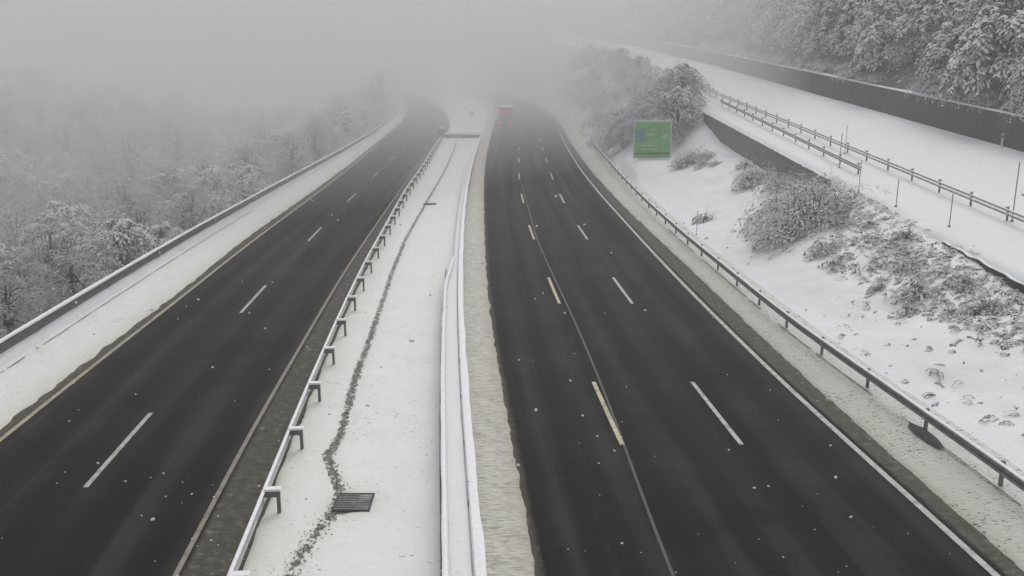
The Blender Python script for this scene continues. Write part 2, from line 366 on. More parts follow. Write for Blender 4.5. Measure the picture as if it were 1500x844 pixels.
# markings
def strip(mb, fn, y0, y1, wd, z, step=1.):
    n = max(2, int((y1 - y0) / step)); ys = np.linspace(y0, y1, n); k = len(mb.v)
    v = []; f = []
    for y in ys: x = float(fn(y)); v += [(x - wd / 2, y, z), (x + wd / 2, y, z)]
    for i in range(n - 1): f.append((2*i, 2*i+1, 2*i+3, 2*i+2))
    mb.add(v, f)
mb = MB(); strip(mb, A, -55, 420, .19, .006)
dL = curve([(3.39,26.73),(3.02,32.47),(2.32,44.98),(1.99,50.62),(1.5,62.92),(1.18,68.7),(1.0,80.41),(0.80,87.34),(.75,105),(1.1,145),(1.9,185),(2.1,230)], [(-3,350),(-9,400)])
dR = curve([(7.09,26.84),(6.67,32.47),(5.96,44.29),(5.64,49.43),(5.19,61.37),(4.9,67.16),(4.55,77.93),(4.42,85.38),(4.3,97.96),(4.3,103.91),(4.5,145),(5.3,185),(5.6,230)], [(1,350),(-6,400)])
for k in range(-3, 14):
    y = 26.75 + 17.7 * k
    strip(mb, dR, y, y + 5.9, .15, .006)
tag(mb.build('road_markings', M['paint']), kind='structure')
mb = MB()
for k in range(-3, 14):
    y = 26.75 + 17.7 * k; strip(mb, dL, y, y + 5.9, .15, .006)
tag(mb.build('road_markings', M['paint_yellow']), kind='structure')
mb = MB()
dl = curve([(-11.86,23.76),(-12.19,29.48),(-12.91,42.59),(-13.22,48.28),(-13.74,61.88),(-14.01,67.16),(-14.8,95),(-16.2,145),(-18.4,190),(-22.8,250)], [(-32.6,328)])
for k in range(-3, 12):
    y = 23.76 + 18.9 * k
    strip(mb, dl, y, y + 5.7, .15, .006)
tag(mb.build('road_markings', M['paint']), kind='structure')
mb = MB(); strip(mb, Hl, -55, 330, .17, .006); tag(mb.build('road_markings', M['paint_warm']), kind='structure')
mb = MB(); strip(mb, Gl, -55, 330, .13, .006); tag(mb.build('road_markings', M['paint_brown']), kind='structure')
seam = curve([(3.6,19.14),(3.5,26),(3.28,33),(2.96,39.97),(2.52,47.49),(1.7,61.37),(1.3,80)])
mb = MB(); strip(mb, seam, -50, 95, .085, .004)
tag(mb.build('road_seam', M['seam']), kind='structure')

# drainage channel through the reservation
def dw(y): return float(np.interp(y, [10, 22, 27, 60, 100, 150], [.30, .22, .17, .16, .13, .12]))
ditp = dict(attrs={'dirt': lambda x, y: min(1, abs(x - float(dit(y))) / (dw(y) * 1.25)) + (0.35 if y < 22 else 0)}, near=.18, n=8, zn=.015)
rb = ribbon('drainage_channel', lambda y: dit(y) - dw(y) - .06 * mn.noise(Vector((3, y * 3, 0))), lambda y: dit(y) + dw(y) + .07 * mn.noise(Vector((8, y * 3, 0))), lambda x, y: med_z(x, y) + .034, M['gravel'], y0=-20, y1=150, rim=.06, **ditp)
tag(rb, kind='structure')
rnd = random.Random(4)
mb = MB()
for i in range(800):
    y = 17 + 24 * rnd.random() ** 1.3; x = float(dit(y)) + rnd.gauss(0, .8) * dw(y) * (.85 if y < 26 else .6); r = rnd.uniform(.012, .036)
    z = med_z(x, y) + .05
    v = [(x + r * a * rnd.uniform(.7, 1.2), y + r * b_ * rnd.uniform(.7, 1.2), z + r * c_ * .7) for a, b_, c_ in ((1,0,0),(0,1,0),(-1,0,0),(0,-1,0),(0,0,1),(0,0,-1))]
    mb.add(v, [(0,1,4),(1,2,4),(2,3,4),(3,0,4),(1,0,5),(2,1,5),(3,2,5),(0,3,5)])
tag(mb.build('gravel', M['pebble']), 'loose grey gravel showing through the snow along the drainage channel', 'gravel', kind='stuff')
# drain grates
def grate(cx, cy, w_, l_, label, n):
    t_ = empty('drain_grate', (cx, cy, med_z(cx, cy) - .005)); tag(t_, label, 'drain grate')
    mb = MB(); mb.box(-w_/2, w_/2, -l_/2, -l_/2+.05, 0, .05); mb.box(-w_/2, w_/2, l_/2-.05, l_/2, 0, .05)
    mb.box(-w_/2, -w_/2+.05, -l_/2+.05, l_/2-.05, 0, .05); mb.box(w_/2-.05, w_/2, -l_/2+.05, l_/2-.05, 0, .05)
    mb.build('frame', M['iron'], t_)
    mb = MB()
    for i in range(n):
        y = -l_/2 + .05 + (l_ - .1) * (i + .5) / n; mb.box(-w_/2+.05, w_/2-.05, y - .021, y + .021, .005, .046)
    for q in (-.25, 0, .25): mb.box(w_*q-.02, w_*q+.02, -l_/2+.05, l_/2-.05, .0, .03)
    mb.build('bars', M['rail_steel'], t_)
    mb = MB(); mb.box(-w_/2+.05, w_/2-.05, -l_/2+.05, l_/2-.05, -.03, -.005); mb.build('sump', M['earth'], t_)
grate(-4.22, 22.72, 1.0, 1.02, 'dark slatted drain grate in the snow at the bend of the near gravel channel', 9)
grate(-7.0, 78.6, 1.1, .9, 'small far drain grate showing as a dark bar half way along the reservation', 6)

# thin broken dark lines: kerb lips along J and Cc, rail outlines along E_
def dark_line(name, fn, y0, y1, thr, seed, z=.075, wd=.055):
    mb = MB(); y = y0
    while y < y1:
        if mn.noise(Vector((seed, y * .35, 0))) > thr: mb2 = strip(mb, fn, y, y + .5, wd * (1 + .5 * mn.noise(Vector((seed, y, 3)))), z + .004 * mn.noise(Vector((y, 0, 0))), .25)
        y += .5
    return tag(mb.build(name, M['kerb_and_shade']), kind='structure')
dark_line('kerb_and_shade', off(J, .42), 20, 75, -.6, 3, .09)
dark_line('kerb_and_shade', off(Cc, -.12), 18, 66, -.12, 8, .09, .06)
dark_line('kerb_and_shade', off(E_, .17), -20, 140, -.5, 5, .10, .07)  # shadow line of the right rail, painted as a dark strip
dark_line('kerb_and_shade', off(E_, -.72), -20, 52, -.35, 6, .10, .05)  # dark outline left of the doubled rail

# ------------------------------------------------------------------ guardrails
W = [(0,-.155),(.02,-.14),(.08,-.11),(.08,-.055),(.005,-.015),(.005,.015),(.08,.055),(.08,.11),(.02,.14),(0,.155)]
def extrude(path, prof, closed=True):
    # path: list of (x,y,z,nx,ny) ; prof: (outward, up)
    v = []; f = []; n = len(prof)
    for (x, y, z, nx, ny) in path:
        for (o, u) in prof: v.append((x + nx * o, y + ny * o, z + u))
    for i in range(len(path) - 1):
        for k in range(n if closed else n - 1):
            a = i * n + k; b_ = i * n + (k + 1) % n; f.append((a, b_, b_ + n, a + n))
    if closed: f += [tuple(range(n - 1, -1, -1)), tuple(range((len(path) - 1) * n, len(path) * n))]
    return v, f
def mkpath(fx, fz, y0, y1, side, step=2., h=0.):
    n = max(2, int(abs(y1 - y0) / step) + 1); out = []
    for y in np.linspace(y0, y1, n):
        x = float(fx(y)); dx = float(fx(y + .5)) - float(fx(y - .5)); L = math.hypot(dx, 1)
        nx, ny = 1 / L * side, -dx / L * side       # towards +x (side=1) or -x
        out.append((x, float(y), float(fz(x, y)) + h, nx, ny))
    return out
def thick(prof, t_=.008): return prof + [(o - t_, u) for o, u in reversed(prof)]
post_cache = {}
def post_mesh(side, hgt, back, cap):
    key = (side, hgt, back, cap)
    if key not in post_cache:
        mb = MB(); s = -side; a, b_ = sorted((s * back, s * (back + .09)))
        mb.box(a, b_, -.045, .045, -.35, hgt, 0)
        q0, q1 = sorted((0, s * back)); mb2 = MB(); mb2.box(q0, q1, -.035, .035, hgt - .19, hgt - .04)
        mc = MB(); c0, c1 = sorted((s * -.02, s * (back + .13))); mc.box(c0, c1, -.10, .10, hgt + .001, hgt + .06, 0, .025)
        post_cache[key] = (mesh('post', mb.v, mb.f, M['post'], mb.m), mesh('spacer', mb2.v, mb2.f, M['post'], mb2.m), mesh('snow', mc.v, mc.f, M['snow_cap'], mc.m) if cap else None)
    return post_cache[key]
def guardrail(label, fx, fz, y0, y1, side, post_ys, h=.60, prof=None, matb='steel', back=.12, cap=.05, capw=.09, group=None, capposts=True, rails=None, end=None, near=2., pd=.15):
    x0 = float(fx(y0)); t_ = empty('guardrail', (x0, y0, float(fz(x0, y0)))); tag(t_, label, 'guardrail', group)
    o0 = Vector(t_.location)
    def put(name, v, f, m_): return obj(name, mesh(name, [Vector(q) - o0 for q in v], f, m_, None, False), t_)
    for (rh, rp) in (rails or [(h, prof or W)]):
        v, f = extrude(mkpath(fx, fz, y0, y1, side, near, rh), thick(rp)); put('rail', v, f, M[matb])
        tu = max(u for _, u in rp)
        if cap:
            cp_ = [(-.035, tu), (capw + .01, tu), (capw, tu + cap * .7), (capw * .5, tu + cap), (0, tu + cap * .85)]
            pth = mkpath(fx, fz, y0, y1, side, .5 if y0 < 60 else 1.5, rh)
            v = []; f = []; n = 5
            for i, (x, y, z, nx, ny) in enumerate(pth):
                q = .95 + .16 * mn.fractal(Vector((x, y * .5, rh)), 1, 2, 3)
                for (o, u) in cp_: v.append((x + nx * o * (q if o > 0 else 1), y + ny * o, z + tu + .001 + (u - tu) * q))
            for i in range(len(pth) - 1):
                for k in range(n):
                    a = i * n + k; b_ = i * n + (k + 1) % n; f.append((a, b_, b_ + n, a + n))
            put('snow_cap', v, f, M['snow_cap'])
    pm, sm, cm = post_mesh(side, (rails[0][0] if rails else h) + pd, back, capposts)
    for y in post_ys:
        x = float(fx(y)); dx = float(fx(y + .5)) - float(fx(y - .5))
        p_ = bpy.data.objects.new('post', pm); link(p_, t_); p_.location = Vector((x, y, float(fz(x, y)))) - o0; p_.rotation_euler[2] = -math.atan(dx)
        s_ = bpy.data.objects.new('spacer', sm); link(s_, p_)
        if cm: c_ = bpy.data.objects.new('snow', cm); link(c_, p_)
    return t_, o0
flat = lambda x, y: .03
NB = [(0, -.24), (.05, -.22), (.09, -.14), (.09, -.03), (.075, 0), (.09, .03), (.09, .14), (.05, .22), (0, .24)]
tl, o0 = guardrail('long dark guardrail with a white snow cap along the left edge above the foggy valley', J, flat, -20, 330, 1, np.arange(-18, 330, 4.), h=.74, prof=NB, matb='dark_steel', cap=.11, capw=.15, capposts=False)
mb = MB(); mb.box(-.02, .02, -.07, .07, -.06, .06, 0, .015); rm = mesh('reflector', mb.v, mb.f, M['reflector'], mb.m)
for y in np.arange(29.5, 200, 12.):
    x = float(J(y)); r_ = bpy.data.objects.new('reflector', rm); link(r_, tl); r_.location = Vector((x + .115, y, .80)) - o0; r_.rotation_euler[2] = 0
guardrail('guardrail on short hooked posts along the left side of the snowy reservation', F, flat, -20, 150, -1, [26.2 + 4.15 * k for k in range(-10, 30)], h=.55, back=.30, cap=.025, capw=.05, matb='lit_steel')
guardrail('snow-topped guardrail line at the right side of the reservation beside the dirty snow strip', off(E_, .02), flat, -20, 148, 1, np.arange(-18, 148, 4.), h=.60, cap=.08, capw=.24, back=.14, capposts=False, pd=-.12)
guardrail('shorter rear line of the doubled guardrail in the reservation nearest the camera', lambda y: E_(y) - .58 + (.3 * ss((y - 44) / 8)), flat, -20, 52, -1, np.arange(-16, 52, 4.), h=.60, cap=.07, capw=.12, back=.1, capposts=False, pd=-.12)
slope_z = lambda x, y: max(.03, ground_z(x, y)) if y > 60 else .04
guardrail('thin guardrail at the foot of the snowy bank beside the three-lane carriageway', off(Cc, -.08), lambda x, y: .04, -20, 146, -1, [27.8 + 4.05 * k for k in range(-11, 30)], h=.60, cap=.05, capw=.10, matb='rail_steel', back=.12, capposts=False)
tag(ribbon('snow_between_rails', lambda y: E_(y) - .60 + .3 * ss((y - 44) / 8), off(E_, .0), .69, M['snow'], y0=-20, y1=148, n=16, near=.3, zn=.03, rim=.6), kind='structure')
tag(ribbon('snow_under_rail', off(J, -.30), off(J, .10), .42, M['snow'], y0=-20, y1=330, n=5, near=.4, zn=.03, rim=.42), kind='structure')
# upper road
up = lambda x, y: float(Tz(y))
bar = [(0, -.05), (.05, -.05), (.06, 0), (.05, .05), (0, .05)]
rearx = lambda y: 27.35 + shift(y) + .0 * y
guardrail('long double-rail guardrail beside the snow-covered upper road', rearx, up, 30, 235, -1, [34.0 + 4.25 * k for k in range(47)], rails=[(.66, bar), (.44, bar)], cap=.045, capw=.08, matb='rail_steel', back=.10, capposts=True)
guardrail('shorter guardrail in front of the upper one, ending beside the bushes', lambda y: 24.6 + .02 * (y - 66), up, 65.5, 116, -1, [66.4 + 4.1 * k for k in range(13)], rails=[(.62, bar), (.44, [(0,-.07),(.05,-.06),(.05,.06),(0,.07)])], cap=.045, capw=.08, matb='rail_steel', back=.10, capposts=True)
# fence poles on the terrace
def pole(x, y, h, r, label, group='thin poles on the terrace below the upper road', cap=True):
    t_ = empty('marker_pole', (x, y, ground_z(x, y) - .02)); tag(t_, label, 'pole', group)
    mb = MB(); mb.tube((0, 0, -.2), (.03, 0, h), r, r * .9, 8); mb.build('shaft', M['pole'], t_)
    mb = MB(); mb.tube((.03, 0, h + .001), (.03, 0, h + .05), r * 1.3, r * .5, 8); mb.build('snow_tuft', M['snow_cap'], t_)
    mb = MB(); mb.tube((0, 0, .0), (0, 0, .09), r * 3.2, r * 2.2, 8); mb.build('base', M['post'], t_)
pole(22.88, 54.9, 1.65, .03, 'thin pole on the terrace just right of the largest bush')
pole(23.61, 49.5, 1.85, .03, 'thin pole standing alone in front of the upper guardrail, second from the right edge')
pole(27.70, 50.85, 3.3, .035, 'tallest thin pole rising past the upper guardrail at the right edge')
pole(24.20, 68.8, 2.6, .03, 'thin pole against the end part of the shorter upper guardrail')
pole(22.45, 59.9, 2.0, .025, 'thin pole half hidden behind the top of the largest bush')
pole(27.1, 76.0, 2.3, .025, 'thin pole behind the upper guardrail, farthest of the poles')
pole(12.9, 64.0, 1.7, .018, 'very thin stake in the snow behind the lower right guardrail', None)
t_ = empty('delineator_post', (41.7, 79.6, float(Tz(79.6)))); tag(t_, 'short white delineator post at the foot of the dark retaining wall', 'post')
mb = MB(); mb.box(-.07, .07, -.05, .05, -.1, 1.2, 0, .02); mb.build('body', M['sign_white'], t_)
mb = MB(); mb.box(-.075, .075, -.055, .055, .85, 1.02, 0, .015); mb.build('band', M['dark_steel'], t_)
# wires faint, between poles at the right
# ------------------------------------------------------------------ walls
def wall_strip(name, label, fx, y0, y1, zb, zt, th, m_, side=1, step=1.5, cap=.06, jag=0.):
    t_ = empty(name, (float(fx(y0)), y0, float(zb(y0)))); tag(t_, label, 'wall'); o0 = Vector(t_.location)
    v = []; f = []; vc = []; ys = np.arange(y0, y1 + .01, step)
    for y in ys:
        x = float(fx(y)); b_ = float(zb(y)) - .4; tp = float(zt(y)) + jag * mn.noise(Vector((y * 1.3, 0, 5)))
        v += [(x, y, b_), (x, y, tp), (x + th, y, tp), (x + th, y, b_)]
        q = cap * (1 + .5 * mn.fractal(Vector((y * .7, 1, 0)), 1, 2, 3))
        vc += [(x - .03, y, tp + .001), (x + .02, y, tp + q), (x + th * .8, y, tp + q * 1.1), (x + th + .05, y, tp + .001)]
    n = len(ys)
    for i in range(n - 1):
        for k in range(4):
            a = i * 4 + k; b_ = i * 4 + (k + 1) % 4; f.append((a, b_, b_ + 4, a + 4))
    f += [(3, 2, 1, 0), tuple(range(4 * n - 4, 4 * n))]
    obj('wall_face', mesh('wall_face', [Vector(q) - o0 for q in v], f, m_), t_)
    obj('snow_coping', mesh('snow_coping', [Vector(q) - o0 for q in vc], f, M['snow_cap'], None, True), t_)
wall_strip('retaining_wall', 'long dark concrete retaining wall between the upper road and the wooded hillside', lambda y: wallx(y) - .12, 40, 420, lambda y: Tz(y), lambda y: Tz(y) + 2.75, .35, M['wall'], cap=.10)
wall_strip('retaining_wall', 'low brownish wall holding up the terrace behind the green sign', lambda y: edge(y) - .18, 64, 108, lambda y: Tz(y) - dh(y) - .1, lambda y: Tz(y) + .02, .17, M['concrete'], step=.7, cap=.05, jag=.12)
wall_strip('low_wall', 'thin dark ledge of exposed stone edging the terrace at the right edge', lambda y: edge(y) - .16 + .05 * np.sin(y * 3), 33, 46.5, lambda y: Tz(y) - dh(y) - .1, lambda y: Tz(y) + .0, .15, M['earth'], step=.3, cap=.03, jag=.10)
# hollow under the rail, its darkness laid on as a flat dark sheet
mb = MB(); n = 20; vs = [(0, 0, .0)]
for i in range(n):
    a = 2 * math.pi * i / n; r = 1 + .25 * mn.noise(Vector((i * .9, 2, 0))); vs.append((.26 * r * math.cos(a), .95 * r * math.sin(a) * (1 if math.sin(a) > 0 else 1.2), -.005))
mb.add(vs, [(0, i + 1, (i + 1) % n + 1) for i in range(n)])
o = mb.build('dark_hollow_patch', M['earth'], loc=(12.97, 27.35, .115)); o.rotation_euler[2] = R(2); tag(o, kind='structure')
# snow-topped cross barrier closing the reservation far off
t_ = empty('cross_barrier', (-8.1, 153.2, .05)); tag(t_, 'snow-topped barrier lying crosswise at the far end of the reservation', 'barrier')
mb = MB(); mb.box(-2.9, 2.9, -.12, .12, .25, .80, 0, .03); mb.build('panel', M['dark_steel'], t_)
for q in (-2.4, 0, 2.4): mb = MB(); mb.box(q - .09, q + .09, -.1, .1, -.1, .25); mb.build('foot', M['post'], t_)
mb = MB(); mb.box(-2.95, 2.95, -.25, .3, .801, 1.15, 0, .08); mb.build('snow_cap', M['snow_cap'], t_)
t_ = empty('crash_cushion', (-11.9, 158.5, .04)); tag(t_, 'dark rounded crash cushion at the left end of the cross barrier', 'crash cushion')
mb = MB(); mb.tube((0, 0, 0), (0, 0, 1.5), .75, .7, 16); mb.build('drum', M['rubber'], t_, True)
mb = MB(); mb.tube((0, 0, 1.501), (0, 0, 1.62), .68, .4, 16); mb.build('snow_cap', M['snow_cap'], t_, True)
t_ = empty('round_sign', (-8.9, 205, .04)); tag(t_, 'small pale round sign on a post beyond the cross barrier', 'sign')
mb = MB(); mb.tube((0, 0, -.2), (0, 0, 1.6), .05, .05, 8); mb.build('post', M['post'], t_)
mb = MB(); mb.tube((0, -.03, 1.75), (0, .03, 1.75), .62, .62, 24); mb.build('disc', M['sign_white'], t_)

# ------------------------------------------------------------------ green direction sign
SX, SY = 15.45, 103.0
SZ = 1.68
t_ = empty('direction_sign', (SX, SY, SZ), R(6)); tag(t_, 'square green motorway direction sign standing in the snow left of the low wall', 'road sign')
hw, hh = 2.12, 4.1
mb = MB(); mb.box(-hw, hw, 0, .06, 0, hh, 0, .03); mb.build('panel', M['green'], t_)
fr = MB(); fr.box(-hw-.02, hw+.02, -.012, -.002, hh - .13, hh - .02); fr.box(-hw-.02, hw+.02, -.012, -.002, .02, .12); fr.box(-hw, -hw + .1, -.012, -.002, .12, hh - .13); fr.box(hw - .1, hw, -.012, -.002, .12, hh - .13)
fr.build('border', M['sign_white'], t_)
mb = MB(); mb.box(-hw + .14, -.75, -.012, -.002, 1.75, 3.2); mb.build('blue_panel', M['blue'], t_)
# unreadable faded lettering: only soft blocks of strokes where rows of writing stand
rnd = random.Random(8)
for (z, x0, x1, hgt) in ((2.55, -.85, .1, .20), (1.35, -1.5, -.2, .16), (.95, -1.2, .9, .13)):
    x = x0
    while x < x1:
        w_ = rnd.uniform(.05, .12); mb = MB(); mb.box(x, x + w_, -.016, -.004, z, z + hgt * rnd.uniform(.7, 1)); mb.build('faded_letter', M['sign_white'], t_); x += w_ + rnd.uniform(.05, .12)
mb = MB(); mb.add([(1.35, -.016, 2.2), (1.75, -.016, 2.45), (1.45, -.016, 2.75), (1.5, -.016, 2.5), (1.1, -.016, 2.4)], [(0, 1, 2, 3, 4)]); mb.build('arrow', M['sign_white'], t_)
mb = MB(); mb.box(-hw + .1, hw - .1, -.014, -.004, .50, .62); mb.build('lower_dark_band', M['truckgrey'], t_)  # dark band across the lower part of the panel
mb = MB(); mb.box(-hw, hw, -.03, .1, hh + .001, hh + .10, 0, .03); mb.build('snow_cap', M['snow_cap'], t_)
for q in (-1.3, 1.3):
    mb = MB(); mb.box(q - .09, q + .09, .062, .24, -2.0, hh - .15); mb.build('post', M['steel'], t_)

# ------------------------------------------------------------------ lorry vanishing in the fog
t_ = empty('lorry', (-1.25, 190, .01), R(-1)); tag(t_, 'red-backed lorry driving away into the fog on the left lane', 'lorry')
mb = MB(); mb.box(-1.27, 1.27, .0, 8.2, 1.15, 3.75, 0, .05); box = mb.build('cargo_box', M['truckgrey'], t_)
for s in (-1, 1):
    mb = MB(); a, b_ = sorted((s * .02, s * 1.22)); mb.box(a, b_, -.05, -.002, 2.05, 3.65, 0, .02); d_ = mb.build('door', M['red'], box)
    mb = MB(); mb.tube((s * .12, -.08, 1.4), (s * .12, -.08, 3.6), .02, .02, 6); mb.build('latch', M['steel'], d_)
mb = MB(); mb.box(-1.24, 1.24, .05, 8.1, 3.751, 3.82, 0, .03); mb.build('snow_on_roof', M['snow_cap'], t_)
mb = MB(); mb.box(-1.15, 1.15, .1, 10.6, .75, 1.14); mb.build('chassis', M['truckgrey'], t_)
mb = MB(); mb.box(-1.25, 1.25, -.1, .08, .45, .95, 0, .03); mb.build('bumper', M['truckgrey'], t_)
mb = MB(); mb.box(-1.2, 1.2, 8.5, 10.8, .7, 3.1, 0, .15); cab = mb.build('cab', M['red'], t_)
mb = MB(); mb.box(-1.05, 1.05, 10.801, 10.82, 1.7, 2.75); mb.build('windscreen', M['glass'], cab)
for s in (-1, 1):
    mb = MB(); mb.box(s * 1.02 - .18, s * 1.02 + .18, -.14, -.101, .60, .86); mb.build('tail_lamp', M['redlamp'], t_)
    mb = MB(); a, b_ = sorted((s * .75, s * 1.2)); mb.box(a, b_, .3, .33, .3, 1.1); mb.build('mudflap', M['rubber'], t_)
    for y in (1.3, 2.7, 9.4):
        mb = MB(); a = s * 1.22; mb.tube((a, y, .5), (a - s * .35, y, .5), .5, .5, 20); wh = mb.build('wheel', M['rubber'], t_)
        mb = MB(); mb.tube((a + s * .002, y, .5), (a + s * .03, y, .5), .27, .22, 12); mb.build('hub', M['steel'], wh)

# ------------------------------------------------------------------ vegetation
def unit(v): return v / (np.linalg.norm(v) + 1e-9)
class Veg:
    def __init__(s, seed, ls=0, nt=4): s.v = []; s.f = []; s.m = []; s.r = np.random.default_rng(seed); s.ls = ls; s.nt = nt; s.skip = 0.
    def strip(s, pts, w_, snow=.8, mi=(0, 1), thickness=1.):
        # dark twig strip with a ridge of snow on the segments that carry it
        for i in range(len(pts) - 1):
            p, q = pts[i], pts[i + 1]; d = unit(q - p); sd = np.cross(d, (0, 0, 1.)); n_ = np.linalg.norm(sd)
            if n_ < .15: sd = np.array([1., 0, 0])
            else: sd = sd / n_
            k = len(s.v); w0 = w_ * (1 - .5 * i / len(pts)) * s.r.uniform(.7, 1.3); w1 = w0 * .85
            s.v += [p - sd * w0, p + sd * w0, q + sd * w1, q - sd * w1]; s.f.append((k, k + 1, k + 2, k + 3)); s.m.append(mi[0])
            if s.r.random() < snow:
                up = np.array([0, 0, 1.]); h = w0 * .75 * thickness; e = up * .012; k = len(s.v); a = .8 * thickness
                s.v += [p - sd * w0 * a + e, p + up * h + e, p + sd * w0 * a + e, q - sd * w1 * a + e, q + up * h * .8 + e, q + sd * w1 * a + e]
                s.f += [(k, k + 1, k + 4, k + 3), (k + 1, k + 2, k + 5, k + 4)]; s.m += [mi[1], mi[1]]
    def spray(s, o, d, L, w_, droop=.35, nseg=5, side=True, snow=.8):
        pts = [np.array(o, float)]; d = unit(np.array(d, float)); L0 = L / nseg
        for i in range(nseg):
            d = unit(d + np.array([0, 0, -droop * (i + 1) / nseg]) + s.r.normal(0, .10, 3)); pts.append(pts[-1] + d * L0)
        s.strip(pts, w_, snow)
        if s.ls and side:
            s.tufts(pts, L, snow)
        elif side:
            for i in range(1, nseg + 1):
                base = pts[i]; dd = unit(pts[i] - pts[i - 1]); sd = unit(np.cross(dd, (0, 0, 1.)) + 1e-4)
                for sg in (-1, 1):
                    tl_ = L * s.r.uniform(.16, .34) * (1.1 - .5 * i / nseg)
                    t1 = unit(dd * .7 + sd * sg * .9 + np.array([0, 0, s.r.uniform(-.35, .25)]))
                    a = base + t1 * tl_ * .5; b_ = a + unit(t1 + np.array([0, 0, -.45])) * tl_ * .5
                    s.strip([base, a, b_], w_ * .62, snow)
        return pts
    def tufts(s, pts, L, snow):
        # small leafy mats hanging either side of a bough: dark leaf below, lump of snow above
        ls = s.ls; r = s.r
        for i in range(1, len(pts)):
            ax = unit(pts[i] - pts[i - 1]); sd = unit(np.cross(ax, (0, 0, 1.)) + 1e-4); upv = np.cross(sd, ax)
            for q in range(s.nt):
                o_ = r.normal(0, .5) * L * .26 * (1.15 - .55 * i / len(pts)); p = pts[i] + ax * r.uniform(-.5, .5) * L / len(pts) * 1.5 + sd * o_ + upv * (r.uniform(-.02, .03) - abs(o_) * .45)
                a = unit(ax * .8 + sd * (np.sign(o_) * .9 + r.normal(0, .35)) + np.array([0, 0, r.uniform(-.6, .1)])); b_ = unit(np.cross(a, (0, 0, 1.)) + r.normal(0, .25, 3)); z = ls * r.uniform(.6, 1.5)
                for kk, (dz_, sc_, mi_) in enumerate(((-.32, 1.15, 0), (0, 1., 1))):
                    if kk == 0 and r.random() < s.skip: continue
                    if kk and r.random() > snow: continue
                    c_ = p + np.array([r.normal(0, .15) * z * (1 - kk), r.normal(0, .15) * z * (1 - kk), dz_ * z]); k = len(s.v); w_ = (.40, .58)[kk] * sc_
                    s.v += [c_ - a * z * sc_ * .9, c_ - b_ * z * w_ - np.array([0, 0, z * .18]), c_ + a * z * sc_ - np.array([0, 0, z * .22]), c_ + b_ * z * w_ - np.array([0, 0, z * .18]), c_ + np.array([0, 0, z * (.18, .5)[kk]])]
                    s.f += [(k, k + 1, k + 4), (k + 1, k + 2, k + 4), (k + 2, k + 3, k + 4), (k + 3, k, k + 4)]; s.m += [mi_] * 4
    def leaves(s, c, rad, n, size, mi=0):
        for _ in range(n):
            p = np.array(c) + s.r.normal(0, 1, 3) * rad; a = unit(s.r.normal(0, 1, 3)); b_ = unit(np.cross(a, s.r.normal(0, 1, 3)))
            z = size * s.r.uniform(.5, 1.3); k = len(s.v)
            s.v += [p - a * z, p - b_ * z * .35, p + a * z, p + b_ * z * .35]; s.f.append((k, k + 1, k + 2, k + 3)); s.m.append(mi)
    def mesh(s, name, mats): return mesh(name, s.v, s.f, mats, s.m)
def trunk_mesh(seed, h, r, limbs):
    mb = MB(); rr_ = np.random.default_rng(seed); n = 6; p = np.array([0, 0, -.6]); pts = [p]
    for i in range(n): p = p + np.array([rr_.normal(0, .05 * h / n), rr_.normal(0, .05 * h / n), (h + .6) / n]); pts.append(p)
    for i in range(n): mb.tube(pts[i], pts[i + 1], r * (1 - .8 * i / n), r * (1 - .8 * (i + 1) / n), 8)
    for q in limbs:
        i = int(rr_.integers(2, n)); mb.tube(pts[i], q, r * .35, r * .08, 6)
    return mesh('trunk', mb.v, mb.f, M['bark'], mb.m, True)
def make_tree(seed, h, rad, nclump=16, per=11, snow=.8, droop=.45, w_=.055, base=.22, kind='broad', dens=60, lsz=.16, pal=('leaf', 'snow_leaf'), ls=0, nt=4):
    v = Veg(seed, ls, nt); r = v.r; limbs = []
    for i in range(nclump):
        u = (i + .5) / nclump; z = h * (base + (1 - base - .08) * u)
        if kind == 'broad': env = rad * math.sin(math.pi * min(1, .22 + .72 * u)) ** .7
        else: env = rad * (1.05 - u) ** .85
        a = i * 2.4 + r.uniform(-.5, .5); rr_ = env * r.uniform(.35, .75)
        c = np.array([rr_ * math.cos(a), rr_ * math.sin(a), z]); limbs.append(c)
        v.leaves(c * np.array([.75, .75, 1]), env * .24 + .12, dens, lsz)
        for k in range(per):
            b_ = a + r.normal(0, 1.0); up_ = r.uniform(-.05, .75) if kind == 'broad' else r.uniform(-.1, .35)
            v.spray(c + r.normal(0, .2, 3) * env * .5, (math.cos(b_), math.sin(b_), up_), env * r.uniform(.45, .85) + .3, w_, droop, 5, True, snow)
    return v.mesh('crown', [M[pal[0]], M[pal[1]]]), trunk_mesh(seed, h * .85, .035 * h, limbs)
def make_shrub(seed, h, rad, n=46, snow=.8, w_=.04):
    v = Veg(seed, .10, 3); v.skip = .55; r = v.r; snow = min(.96, snow + .1)
    for i in range(n):
        a = i * 2.399 + r.uniform(-.5, .5); q = math.sqrt((i + .5) / n); q *= 1 + .3 * math.sin(a * 2 + seed)
        o = np.array([math.cos(a) * rad * q * .4, math.sin(a) * rad * q * .4, h * .05]); L = math.hypot(h, rad) * r.uniform(.35, 1.05)
        v.spray(o, (math.cos(a) * (.25 + q), math.sin(a) * (.25 + q), 1.15 * (1.2 - q * .6)), L, .022, .75, 6, i % 3 != 0, snow)
        if i % 3 == 0:
            ls = v.ls; v.ls = 0; v.spray(o, (math.cos(a + .4) * .5, math.sin(a + .4) * .5, 1.3), L * 1.05, .02, .5, 6, True, .95); v.ls = ls
    v.leaves((0, 0, h * .22), rad * .28, 120, .10)
    mb = MB()
    for k in range(5):
        a = k * 1.3; mb.tube((0, 0, -.2), (math.cos(a) * rad * .3, math.sin(a) * rad * .3, h * .6), .035, .012, 6)
    return v.mesh('foliage', [M['twig'], M['snow_leaf']]), mesh('stem', mb.v, mb.f, M['bark'], mb.m)
